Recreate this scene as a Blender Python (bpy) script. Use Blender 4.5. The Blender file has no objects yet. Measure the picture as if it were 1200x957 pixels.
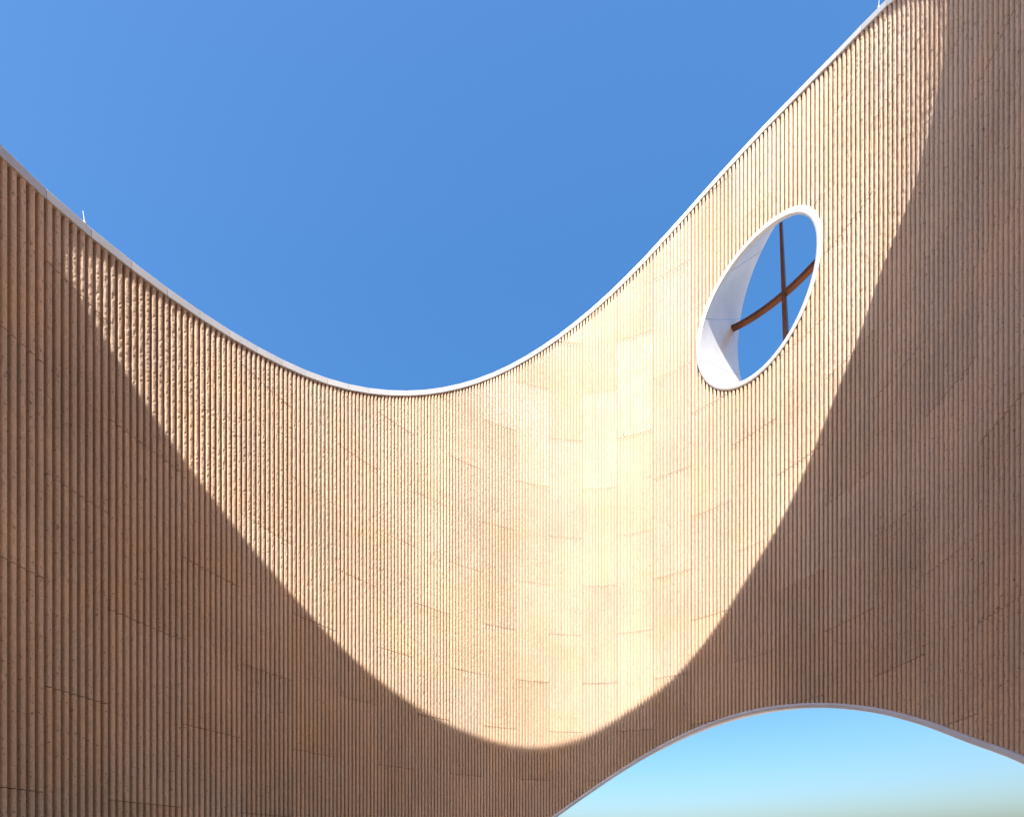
import bpy, math
import numpy as np

C = bpy.context.scene.collection
SC = bpy.context.scene
EYE = 1.6                                   # eye height above the courtyard floor (z = 0)

# ------------------------------------------------------------------ camera, light, exposure
SUN_EL, SUN_AZ = 47.0, 12.0                 # elevation; travel azimuth (from +Y towards +X)
cam = bpy.data.cameras.new('camera')
cam.sensor_width = 36.0
cam.lens = 499.653 / 1200 * 36.0            # 15 mm shift lens, kept level
cam.shift_x = (600 - 584.22) / 1200
cam.shift_y = (1006.996 - 478.5) / 1200
cam.clip_end = 5000
cam_o = bpy.data.objects.new('camera', cam); C.objects.link(cam_o)
cam_o.location = (0, 0, EYE); cam_o.rotation_euler = (math.radians(90), 0, 0)
SC.camera = cam_o

world = bpy.data.worlds.new('World'); SC.world = world; world.use_nodes = True
wn = world.node_tree; bg = wn.nodes['Background']
sky = wn.nodes.new('ShaderNodeTexSky'); sky.sky_type = 'NISHITA'; sky.sun_disc = False
sky.sun_elevation = math.radians(SUN_EL); sky.sun_rotation = math.radians(180 + SUN_AZ)
sky.air_density = 1.45; sky.dust_density = 4.1; sky.ozone_density = 6.5
sat = wn.nodes.new('ShaderNodeHueSaturation'); sat.inputs['Saturation'].default_value = 1.26   # clear, deep blue air
wn.links.new(sky.outputs[0], sat.inputs['Color']); wn.links.new(sat.outputs[0], bg.inputs[0])
bg.inputs[1].default_value = 0.113

sun = bpy.data.lights.new('sun', 'SUN'); sun.energy = 4.6; sun.angle = math.radians(0.32)
sun.color = (1.0, 0.915, 0.80)
sun_o = bpy.data.objects.new('sun', sun); C.objects.link(sun_o)
sun_o.rotation_euler = (math.radians(90 - SUN_EL), 0, math.radians(-SUN_AZ))
sun_o.location = (-20, -80, 90)
SC.view_settings.view_transform = 'Standard'; SC.view_settings.look = 'None'
SC.view_settings.gamma = 1.0; SC.view_settings.exposure = 1.27

# ------------------------------------------------------------------ the wall's plan curve, s = metres along it
HS = [-7,-4.6,-3.2,-2.0,-1.1,0,.8,1.9,3,4.1,5.2,6.3,7.4,8.5,9.6,10.7,11.8,12.9,14,15.1,16.2,17.3,18.4,19.5,20.6,21.7,22.8,23.9,
      26,28,30,32,34,36,38,40,42,44,46,48,50,52]
HT = [150,149,138,106,83.85,75.39,67.52,61.71,57.13,51.74,45.36,39.26,34.72,29.86,23.04,15.73,8.51,.68,-9.28,-20.67,-30.44,
      -39.03,-49.37,-63.41,-79.89,-93,-102.5,-109,-107,-111,-120,-131,-143,-155,-167,-179,-191,-203,-215,-228,-243,-258]  # first headings turn the unseen left end inward to darken the lower left
ss = np.arange(HS[0], HS[-1], .01)
tt = np.radians(np.interp(ss, HS, HT))
tt = np.convolve(np.pad(tt, 20, mode='edge'), np.ones(41) / 41, mode='valid')
tm = (tt[1:] + tt[:-1]) / 2
cx = np.concatenate([[0], np.cumsum(np.cos(tm) * .01)]); cy = np.concatenate([[0], np.cumsum(np.sin(tm) * .01)])
i0 = np.searchsorted(ss, 12.9 - 1e-6)
cx += 2.748063 - cx[i0]; cy += 13.910353 - cy[i0]

def W(s, d, z):
    """world points: s along the wall, d metres outwards from the rib faces, z above eye level"""
    s, d, z = np.broadcast_arrays(np.asarray(s, float), np.asarray(d, float), np.asarray(z, float))
    x = np.interp(s, ss, cx); y = np.interp(s, ss, cy); t = np.interp(s, ss, tt)
    return np.stack([x - np.sin(t) * d, y + np.cos(t) * d, z + EYE], -1)

def spline(pts):
    p = np.array(pts, float); x, y = p[:, 0], p[:, 1]
    h = np.diff(x); dl = np.diff(y) / h; m = np.zeros(len(x))
    m[1:-1] = (dl[:-1] * h[1:] + dl[1:] * h[:-1]) / (h[:-1] + h[1:]); m[0] = dl[0]; m[-1] = dl[-1]
    def f(q):
        q = np.asarray(q, float); i = np.clip(np.searchsorted(x, q, side='right') - 1, 0, len(h) - 1)
        u = (q - x[i]) / h[i]
        return ((2*u**3 - 3*u**2 + 1) * y[i] + (u**3 - 2*u**2 + u) * h[i] * m[i]
                + (3*u**2 - 2*u**3) * y[i+1] + (u**3 - u**2) * h[i] * m[i+1])
    return f

# rim of the wall, arch over the gateway (upper: panel ends, lower: soffit line)
top_z = spline([(-9,8.9),(-7,8.9),(-4,9.0),(-2,9.25),(-.5,9.641),(.85,10.104),(2.2,10.588),(3.54,11.123),(4.89,11.745),(6.24,12.483),
    (7.59,13.342),(8.93,14.317),(10.28,15.385),(11.63,16.513),(12.97,17.648),(14.32,18.715),(15.67,19.604),(17.01,20.179),
    (18.36,20.283),(19.71,19.79),(21.06,18.685),(22,17.4),(22.7,16.55),(23.36,16.30),(23.8,16.45),(24.19,16.66),(24.7,17.15),(25.83,18.45),
    (27.34,19.73),(29.4,21.3),(30.5,21.85),(31.56,22.31),(32.67,22.84),(33.87,23.16),(35.44,23.47),(37.24,23.82),(39.27,23.44),
    (40.65,23.0),(42.19,22.36),(43.65,21.39),(44.54,20.7),(45.31,20.04),(45.79,19.55),(46.22,18.99),(46.56,18.46),(46.9,18.1),
    (48,17.6),(50,17.4),(52,17.4)])
arch_z = spline([(8.3,-1.4),(9.5,-.4),(11,.74),(11.95,1.442),(13.02,2.204),(14.09,2.92),(15.16,3.527),(16.23,3.97),(17.3,4.206),
    (18.37,4.209),(19.43,3.972),(20.5,3.52),(21.57,2.905),(22.64,2.22),(23.71,1.597),(25,.7),(26.3,-.35),(27.5,-1.4)])
A0, A1 = 8.3, 27.5                          # feet of the arch
GZ = -EYE
def low_z(s):
    s = np.asarray(s, float)
    z = np.where((s > A0) & (s < A1), np.maximum(arch_z(s), GZ), GZ)
    for a, b, h in ((29.2, 38.0, 9.2),):   # unseen arch added behind the viewpoint to let sun bounce off the floor
        u = (s - (a + b) / 2) / ((b - a) / 2)
        z = np.where(np.abs(u) < 1, np.maximum(z, GZ + h * np.sqrt(np.maximum(0, 1 - u * u))), z)
    return z

# oval opening in the (s, z) surface
EC = (17.912, 15.623)
E_OUT, E_IN = (1.570, 2.057), (1.441, 1.902)
TILT = -0.10
def oval(a, ax, c=EC, tilt=TILT):
    u, v = ax[0] * np.cos(a), ax[1] * np.sin(a)
    return c[0] + u * math.cos(tilt) - v * math.sin(tilt), c[1] + u * math.sin(tilt) + v * math.cos(tilt)
def in_oval(s, z, ax, c=EC, tilt=TILT):
    ds, dz = s - c[0], z - c[1]
    u = ds * math.cos(tilt) + dz * math.sin(tilt); v = -ds * math.sin(tilt) + dz * math.cos(tilt)
    return (u / ax[0])**2 + (v / ax[1])**2 < 1

# ------------------------------------------------------------------ helpers
def vnoise(x, y, seed):
    xi = np.floor(x).astype(np.int64); yi = np.floor(y).astype(np.int64); fx = x - xi; fy = y - yi
    fx = fx*fx*(3-2*fx); fy = fy*fy*(3-2*fy)
    def h(a, b):
        n = (a * 374761393 + b * 668265263 + seed * 974711) & 0xFFFFFFFF
        n = ((n ^ (n >> 13)) * 1274126177) & 0xFFFFFFFF
        return ((n ^ (n >> 16)) & 0xFFFF) / 65535.0
    return (h(xi,yi)*(1-fx) + h(xi+1,yi)*fx)*(1-fy) + (h(xi,yi+1)*(1-fx) + h(xi+1,yi+1)*fx)*fy

def make_mesh(name, verts, quads, mat, parent=None, smooth=False):
    verts = np.asarray(verts, float).reshape(-1, 3); quads = np.asarray(quads, np.int64).reshape(-1, 4)
    used = np.zeros(len(verts), bool); used[quads.ravel()] = True
    remap = np.cumsum(used) - 1; verts = verts[used]; quads = remap[quads]
    org = verts.mean(0) if parent is not None else np.zeros(3)
    me = bpy.data.meshes.new(name)
    me.vertices.add(len(verts)); me.vertices.foreach_set('co', (verts - org).astype(np.float32).ravel())
    me.loops.add(quads.size); me.loops.foreach_set('vertex_index', quads.astype(np.int32).ravel())
    me.polygons.add(len(quads)); me.polygons.foreach_set('loop_start', np.arange(0, quads.size, 4, dtype=np.int32))
    me.polygons.foreach_set('use_smooth', np.full(len(quads), smooth, dtype=bool))
    me.update(calc_edges=True); me.validate()
    me.materials.append(mat)
    o = bpy.data.objects.new(name, me); C.objects.link(o); o.location = org
    if parent is not None: o.parent = parent
    return o

def grid_quads(r, c, keep=None, base=0, flip=False):
    i = np.arange(r * c).reshape(r, c) + base
    q = np.stack([i[:-1,:-1], i[:-1,1:], i[1:,1:], i[1:,:-1]], -1)
    if flip: q = q[..., ::-1]
    q = q.reshape(-1, 4)
    return q if keep is None else q[keep.ravel()]

def empty(name, loc, label, cat, parent=None):
    o = bpy.data.objects.new(name, None); C.objects.link(o); o.location = loc
    o['label'] = label; o['category'] = cat
    return o

# ------------------------------------------------------------------ materials
def new_mat(name):
    m = bpy.data.materials.new(name); m.use_nodes = True
    n = m.node_tree.nodes; return m, n, m.node_tree.links, n['Principled BSDF']

def concrete(name, base, per_panel=True):
    m, n, l, b = new_mat(name)
    geo = n.new('ShaderNodeNewGeometry'); info = n.new('ShaderNodeObjectInfo')
    def noise(scale, detail=3, rough=.55, vec=None):
        t = n.new('ShaderNodeTexNoise'); t.inputs['Scale'].default_value = scale
        t.inputs['Detail'].default_value = detail; t.inputs['Roughness'].default_value = rough
        l.new(vec or geo.outputs['Position'], t.inputs['Vector']); return t
    def ramp(src, a, b_, ca, cb):
        r = n.new('ShaderNodeMapRange'); r.inputs[1].default_value = a; r.inputs[2].default_value = b_
        r.inputs[3].default_value = ca; r.inputs[4].default_value = cb; l.new(src, r.inputs[0]); return r.outputs[0]
    def mul(a, b_):
        t = n.new('ShaderNodeMath'); t.operation = 'MULTIPLY'; l.new(a, t.inputs[0]); l.new(b_, t.inputs[1]); return t.outputs[0]
    mp = n.new('ShaderNodeMapping'); mp.inputs['Scale'].default_value = (7, 7, .35)
    l.new(geo.outputs['Position'], mp.inputs['Vector'])
    streak = noise(1.0, 4, .6, mp.outputs[0])
    big = noise(.55, 4); mid = noise(9, 4, .65); fine = noise(70, 3, .7); pit = noise(27, 2, .5)
    v = mul(ramp(streak.outputs[0], .3, .7, .92, 1.05), ramp(big.outputs[0], .3, .7, .92, 1.08))
    v = mul(v, ramp(mid.outputs[0], .25, .75, .90, 1.09))
    v = mul(v, ramp(fine.outputs[0], .3, .7, .89, 1.10))
    v = mul(v, ramp(pit.outputs[0], .30, .37, .45, 1.0))
    hs = n.new('ShaderNodeHueSaturation')
    # weathering: broad greyer and warmer patches
    patch = noise(.8, 5, .6); mx = n.new('ShaderNodeMix'); mx.data_type = 'RGBA'
    lum = sum(base) / 3; grey = [(.86 * c + .14 * lum) * .98 for c in base]; warm = [base[0] * 1.01, base[1] * .99, base[2] * .95]
    mx.inputs[6].default_value = (*warm, 1); mx.inputs[7].default_value = (*grey, 1)
    l.new(ramp(patch.outputs[0], .36, .66, 0, 1), mx.inputs[0]); l.new(mx.outputs[2], hs.inputs['Color'])
    if per_panel:
        v = mul(v, ramp(info.outputs['Random'], 0, 1, .92, 1.04))
        k = n.new('ShaderNodeMath'); k.operation = 'MULTIPLY'; k.inputs[1].default_value = 7.31; l.new(info.outputs['Random'], k.inputs[0])
        fr = n.new('ShaderNodeMath'); fr.operation = 'FRACT'; l.new(k.outputs[0], fr.inputs[0])
        l.new(ramp(fr.outputs[0], 0, 1, .92, 1.05), hs.inputs['Saturation'])
    l.new(v, hs.inputs['Value'])
    l.new(hs.outputs[0], b.inputs['Base Color'])
    b.inputs['Roughness'].default_value = .92; b.inputs['Specular IOR Level'].default_value = .25
    bp = n.new('ShaderNodeBump'); bp.inputs['Strength'].default_value = .55; bp.inputs['Distance'].default_value = .006
    bt = noise(38, 4, .7); l.new(bt.outputs[0], bp.inputs['Height']); l.new(bp.outputs[0], b.inputs['Normal'])
    return m

def painted(name, col, rough, metal=0.0, var=.06):
    m, n, l, b = new_mat(name)
    geo = n.new('ShaderNodeNewGeometry'); t = n.new('ShaderNodeTexNoise'); t.inputs['Scale'].default_value = 2.2; t.inputs['Detail'].default_value = 5
    l.new(geo.outputs['Position'], t.inputs['Vector'])
    r = n.new('ShaderNodeMapRange'); r.inputs[1].default_value = .3; r.inputs[2].default_value = .7
    r.inputs[3].default_value = 1 - var; r.inputs[4].default_value = 1 + var; l.new(t.outputs[0], r.inputs[0])
    hs = n.new('ShaderNodeHueSaturation'); hs.inputs['Color'].default_value = (*col, 1); l.new(r.outputs[0], hs.inputs['Value'])
    l.new(hs.outputs[0], b.inputs['Base Color'])
    b.inputs['Roughness'].default_value = rough; b.inputs['Metallic'].default_value = metal
    return m

M_RIB = concrete('ribbed_concrete', (.565, .416, .31))
M_CORE = concrete('core_concrete', (.30, .23, .17), False)
M_FLOOR = concrete('sandy_paving', (.52, .385, .265), False)
M_WHITE = painted('white_metal', (.52, .525, .53), .38, .15)
M_TRIM = painted('grey_trim', (.52, .56, .66), .45)
M_REVEAL = painted('satin_metal', (.66, .655, .66), .36, .42)
M_BRONZE = painted('bronze', (.11, .04, .02), .36, .6, .2)

# ------------------------------------------------------------------ ground
g = 700.0
gv = [(x, y, 0) for y in (-g, g) for x in (-g, g)]
ground = make_mesh('ground', gv, [[0, 1, 3, 2]], M_FLOOR); ground['kind'] = 'structure'

# ------------------------------------------------------------------ the wall
wall = empty('courtyard_wall', tuple(W(12.9, 0, GZ)), 'tall curving wall of vertically ribbed tan concrete with a swooping rim', 'wall')
wall_loc = np.array(wall.location)
def part(name, verts, quads, mat, smooth=False, parent=None):
    o = make_mesh(name, verts, quads, mat, parent or wall, smooth)
    o.location = np.array(o.location) - np.array(parent_world(parent or wall))
    return o
def parent_world(p):
    v = np.zeros(3)
    while p is not None: v = v + np.array(p.location); p = p.parent
    return v

PITCH = .1
PRO_U = np.array([0, .145, .18, .27, .50, .73, .82, .855])
PRO_D = np.array([.080, .080, .022, .0055, 0, .0055, .022, .080])
EDGE = np.array([0, 0, .25, .65, 1, .65, .25, 0])
BACK = .105
ROW_H, ROW_C = 3.16706, .31577
E_MID = (1.505, 1.98)

def panel(s0, nr, z0, z1, rng, dz):
    s1 = s0 + nr * PITCH
    u = np.concatenate([(np.arange(nr)[:, None] + PRO_U[None]).ravel(), [nr]])
    d = np.concatenate([np.tile(PRO_D, nr), [PRO_D[0]]]); e = np.concatenate([np.tile(EDGE, nr), [0]])
    s = s0 + u * PITCH; s[0] += .004; s[-1] -= .004
    gap = .0075
    lo = np.maximum(z0 + gap, low_z(s)); hi = np.minimum(z1 - gap, top_z(s) + .02)
    if (hi - lo).max() < .02: return
    ok = hi - lo > .004
    hi = np.maximum(hi, lo)
    R = max(2, int(math.ceil((hi - lo).max() / dz)) + 1)
    t = np.linspace(0, 1, R)[:, None]
    z = lo + (hi - lo) * t
    S = np.broadcast_to(s, z.shape)
    # broken rib faces: slanting chips, deeper along the arrises
    sk = S * 26 + z * 8
    n1 = vnoise(sk, z * 17, 3); n2 = vnoise(S * 40, z * 24, 11); n3 = vnoise(S * 3, z * 2.2, 29); n4 = vnoise(S * 60, z * 30, 5)
    chip = np.maximum(0, n1 - .60) * .030 + np.maximum(0, n2 - .66) * .026 + n4 * .003
    wob = (n3 - .5) * .004
    dd = d + e * (chip + wob) + rng.normal(0, .0022)
    sj = S + e * (n2 - .5) * .004
    # returns into the joint at the lower and upper end
    dd = np.vstack([np.full(len(s), BACK), dd, np.full(len(s), BACK)])
    z = np.vstack([z[:1], z, z[-1:]]); sj = np.vstack([sj[:1], sj, sj[-1:]])
    cok = ok[:-1] & ok[1:]
    keep = np.broadcast_to(cok, (z.shape[0] - 1, len(s) - 1)).copy()
    if abs(s0 - EC[0]) < 3 and z1 > EC[1] - 2.3 and z0 < EC[1] + 2.3:
        ins = in_oval(sj, z, E_MID)
        keep &= ~(ins[:-1,:-1] | ins[1:,:-1] | ins[:-1,1:] | ins[1:,1:])
        if not keep[1:-1].any(): return
    part('panel', W(sj, dd, z), grid_quads(*z.shape, keep), M_RIB)

strips = [(-1.1,11,1),(0.,8,0)] + [(.8 + 1.1 * k, 11, 1 - k % 2) for k in range(24)]
# parity 1: joints at (C + j) H ; parity 0: half a panel higher
rng = np.random.default_rng(7)
for s0, nr, par in strips:
    near = s0 < 3.5 or s0 > 18.5
    for j in range(-2, 9):
        z0 = (ROW_C + j + (0 if par else .5)) * ROW_H; z1 = z0 + ROW_H
        if z1 < GZ + .05: continue
        z0 = max(z0, GZ)
        dz = .4 if z1 < .3 else (.042 if near else .06)
        panel(s0, nr, z0, z1, rng, dz)
FS0, FS1 = strips[0][0], strips[-1][0] + 1.1

# solid body behind the panels
def body(name, s0, s1, d0, d1, step, mat, hole=False, ribs=False):
    s = np.arange(s0, s1 + 1e-6, step)
    lo, hi = low_z(s), top_z(s) + .03
    Rn = 90
    t = np.linspace(0, 1, Rn)[:, None]; z = lo + (hi - lo) * t; S = np.broadcast_to(s, z.shape)
    keep = np.ones((Rn - 1, len(s) - 1), bool)
    if hole:
        ins = in_oval(S, z, E_MID) | in_oval(S, z, (1.58, 2.6), (18.15, 15.85))
        keep = ~(ins[:-1,:-1] | ins[1:,:-1] | ins[:-1,1:] | ins[1:,1:])
    f = W(S, d0, z); b = W(S, d1, z); N = Rn * len(s)
    q = [grid_quads(Rn, len(s), keep), grid_quads(Rn, len(s), keep, N, True)]
    i = np.arange(N).reshape(Rn, len(s))
    for r, fl in ((0, True), (Rn - 1, False)):
        a = i[r]; qq = np.stack([a[:-1], a[1:], a[1:] + N, a[:-1] + N], -1); q.append(qq[:, ::-1] if fl else qq)
    for c in (0, len(s) - 1):
        a = i[:, c]; q.append(np.stack([a[:-1], a[1:], a[1:] + N, a[:-1] + N], -1))
    return part(name, np.concatenate([f.reshape(-1, 3), b.reshape(-1, 3)]), np.concatenate(q), mat)
body('wall_core', FS0, FS1, .098, .45, .05, M_CORE, hole=True)

# the rest of the ring: ribs in one piece, it closes the court behind the viewpoint; unseen left end added to block light
def rest(s0, s1):
    n = int(round((s1 - s0) / PITCH)); u = np.array([0, .2, .28, .72, .8]); dp = np.array([.05, .05, 0, 0, .05])
    s = np.concatenate([(s0 + PITCH * (np.arange(n)[:, None] + u[None])).ravel(), [s0 + n * PITCH]])
    d = np.concatenate([np.tile(dp, n), [.05]])
    R = 9; t = np.linspace(0, 1, R)[:, None]; lo, hi = low_z(s), top_z(s) + .02
    z = lo + (hi - lo) * t; S = np.broadcast_to(s, z.shape); D = np.broadcast_to(d, z.shape)
    N = z.size; bk = W(S, .45, z)
    q = [grid_quads(R, len(s)), grid_quads(R, len(s), None, N, True)]
    i = np.arange(N).reshape(R, len(s))
    for r in (0, R - 1):
        a = i[r]; q.append(np.stack([a[:-1], a[1:], a[1:] + N, a[:-1] + N], -1))
    for c in (0, len(s) - 1):
        a = i[:, c]; q.append(np.stack([a[:-1], a[1:], a[1:] + N, a[:-1] + N], -1))
    part('ribbed_facing', np.concatenate([W(S, D, z).reshape(-1, 3), bk.reshape(-1, 3)]), np.concatenate(q), M_RIB)
rest(FS1 + .004, 47.6); rest(-5.6, FS0 - .004)  # second stretch: unseen wall end added to keep light off the lower left

# sheet metal coping, folded in straight lengths
def loft(rings, closed_profile=True, closed_path=False):
    """rings: (n, m, 3) profile points along a path"""
    rings = np.asarray(rings); n, m = rings.shape[:2]
    i = np.arange(n * m).reshape(n, m); q = []
    js = range(m) if closed_profile else range(m - 1)
    for k in range(n if closed_path else n - 1):
        for j in js:
            a, b = i[k], i[(k + 1) % n]; q.append([a[j], a[(j+1) % m], b[(j+1) % m], b[j]])
    return rings.reshape(-1, 3), q
def coping(s0, s1):
    s = np.array([s0 + .003, s1 - .003]); rings = []
    for k in s:
        h = float(top_z(k))
        rings.append([W(k, d, h + dz) for d, dz in ((.02,-.004),(-.010,-.004),(-.014,.004),(-.014,.138),(-.008,.146),(.49,.178),(.50,.168),(.50,-.03),(.46,-.03))])
    v, q = loft(np.array(rings))
    m = 9
    q += [[0, 1, 2, 3], [0, 3, 4, 5], [0, 5, 6, 8], [6, 7, 8, 8]][:3]
    q += [[m + a for a in f[::-1]] for f in ([0, 1, 2, 3], [0, 3, 4, 5], [0, 5, 6, 8])]
    part('coping', v, q, M_WHITE)
cs = np.arange(-5.5, 47.2, .55)
for k in range(len(cs) - 1): coping(cs[k], cs[k+1])

# rounded edge trim under the arch
def trim():
    s = np.arange(A0 + .05, A1 - .05, .1); rings = []
    for k in s:
        h = float(arch_z(k)) ; e = 1e-3
        sl = (float(arch_z(k + e)) - float(arch_z(k - e))) / (2 * e); f = math.sqrt(1 + sl * sl)
        rings.append([W(k, d, max(h + dz * f, GZ - .3)) for d, dz in ((.06,.012),(-.012,.012),(-.030,.002),(-.034,-.035),(-.026,-.075),(0,-.098),(.05,-.105),(.46,-.03),(.46,.012))])
    v, q = loft(np.array(rings)); part('arch_trim', v, q, M_TRIM, True)
trim()

# ------------------------------------------------------------------ oval window: frame ring and deep metal reveal
NA = 96
ang = np.linspace(0, 2 * math.pi, NA, endpoint=False)
def ring_pts(ax, d, c=EC): 
    s, z = oval(ang, ax, c); return W(s, d, z)
fr = np.stack([ring_pts((1.530, 2.015), .13), ring_pts((1.562, 2.049), -.008), ring_pts((1.556, 2.043), -.018), ring_pts((1.455, 1.916), -.022),
               ring_pts((1.441, 1.902), -.014), ring_pts((1.441, 1.902), .03), ring_pts((1.50, 1.97), .13)], 1)
v, q = loft(fr, True, True)
frame = part('window_frame', v, q, M_WHITE, True)

RD = 1.75                                    # depth of the reveal
BC, BA, BT, BB = (18.57, 16.60), 1.38, 3.30, 3.2
def reveal_pt(a, f, off=0.0):
    s0, z0 = oval(a, (E_IN[0] + .004 + off, E_IN[1] + .004 + off))
    # rear oval: taller above its centre than below
    s1 = BC[0] + (BA + off) * np.cos(a); z1 = BC[1] + np.where(np.sin(a) > 0, BT + off, BB + off) * np.sin(a)
    return W(s0 + (s1 - s0) * f, .0 + RD * f, z0 + (z1 - z0) * f)
seams = np.radians([62, 128, 163, 196, 228, 292, 355, 422])
for k in range(len(seams) - 1):
    a = np.linspace(seams[k] + .004, seams[k+1] - .004, 15)
    fs = np.linspace(0, 1, 7); off = .035
    inner = np.array([reveal_pt(a, f) for f in fs]); outer = np.array([reveal_pt(a, f, off) for f in fs[::-1]])
    pr = np.concatenate([inner, outer], 0).transpose(1, 0, 2)
    v, q = loft(pr); m = pr.shape[1]
    for base in (0, (len(a) - 1) * m):
        for j in range(6): q.append([base + j, base + j + 1, base + m - 2 - j, base + m - 1 - j])
    part('reveal_panel', v, q, M_REVEAL, False, frame)

# ------------------------------------------------------------------ cross in the opening
CD = 1.45
cross = empty('cross', tuple(W(18.24, CD, 16.92)), 'slender reddish bronze cross set inside the white oval opening', 'cross')
def bar(name, pts, mat):
    rings = []
    for s, z, w, horiz in pts:
        dp = .075
        if horiz: r = [(s, CD - dp, z - w), (s, CD - dp, z + w), (s, CD + dp, z + w), (s, CD + dp, z - w)]
        else: r = [(s - w, CD - dp, z), (s + w, CD - dp, z), (s + w, CD + dp, z), (s - w, CD + dp, z)]
        rings.append([W(*p) for p in r])
    v, q = loft(np.array(rings)); n = len(rings) * 4
    q += [[0, 1, 2, 3], [n-1, n-2, n-3, n-4]]
    o = make_mesh(name, v, q, mat, cross); o.location = np.array(o.location) - np.array(cross.location); return o
bar('vertical_bar', [(18.165 + .17 * k, 19.45 - 5.9 * k, .022 + .042 * k, False) for k in np.linspace(0, 1, 8)], M_BRONZE)
bar('horizontal_bar', [(x, 16.93 + .13 * (x - 18.15)**2, .046 + .013 * (x - 17.2), True) for x in np.linspace(17.04, 19.96, 16)], M_BRONZE)

# ------------------------------------------------------------------ two thin rods on the coping
def rod(s, label, lean):
    base = W(s, .0, float(top_z(s)) + .15)
    t = empty('rod', tuple(base), label, 'rod')
    def tube(name, z0, z1, r0, r1):
        rings = []
        for z, r in ((z0, r0), (z1, r1)):
            rings.append([base + np.array([lean * z + r * math.cos(k * math.pi / 3), r * math.sin(k * math.pi / 3), z]) for k in range(6)])
        v, q = loft(np.array(rings)); q += [[0,1,2,3],[0,3,4,5],[6,9,8,7],[6,11,10,9]]
        o = make_mesh(name, v, q, M_WHITE, t); o.location = np.array(o.location) - base
    tube('base', -.02, .02, .018, .018); tube('shaft', .02, .19, .007, .005)
rod(.47, 'thin pale rod standing on the coping where the rim slopes down at far left', -.15)
rod(20.72, 'thin pale rod standing on the coping high at the upper right', .1)
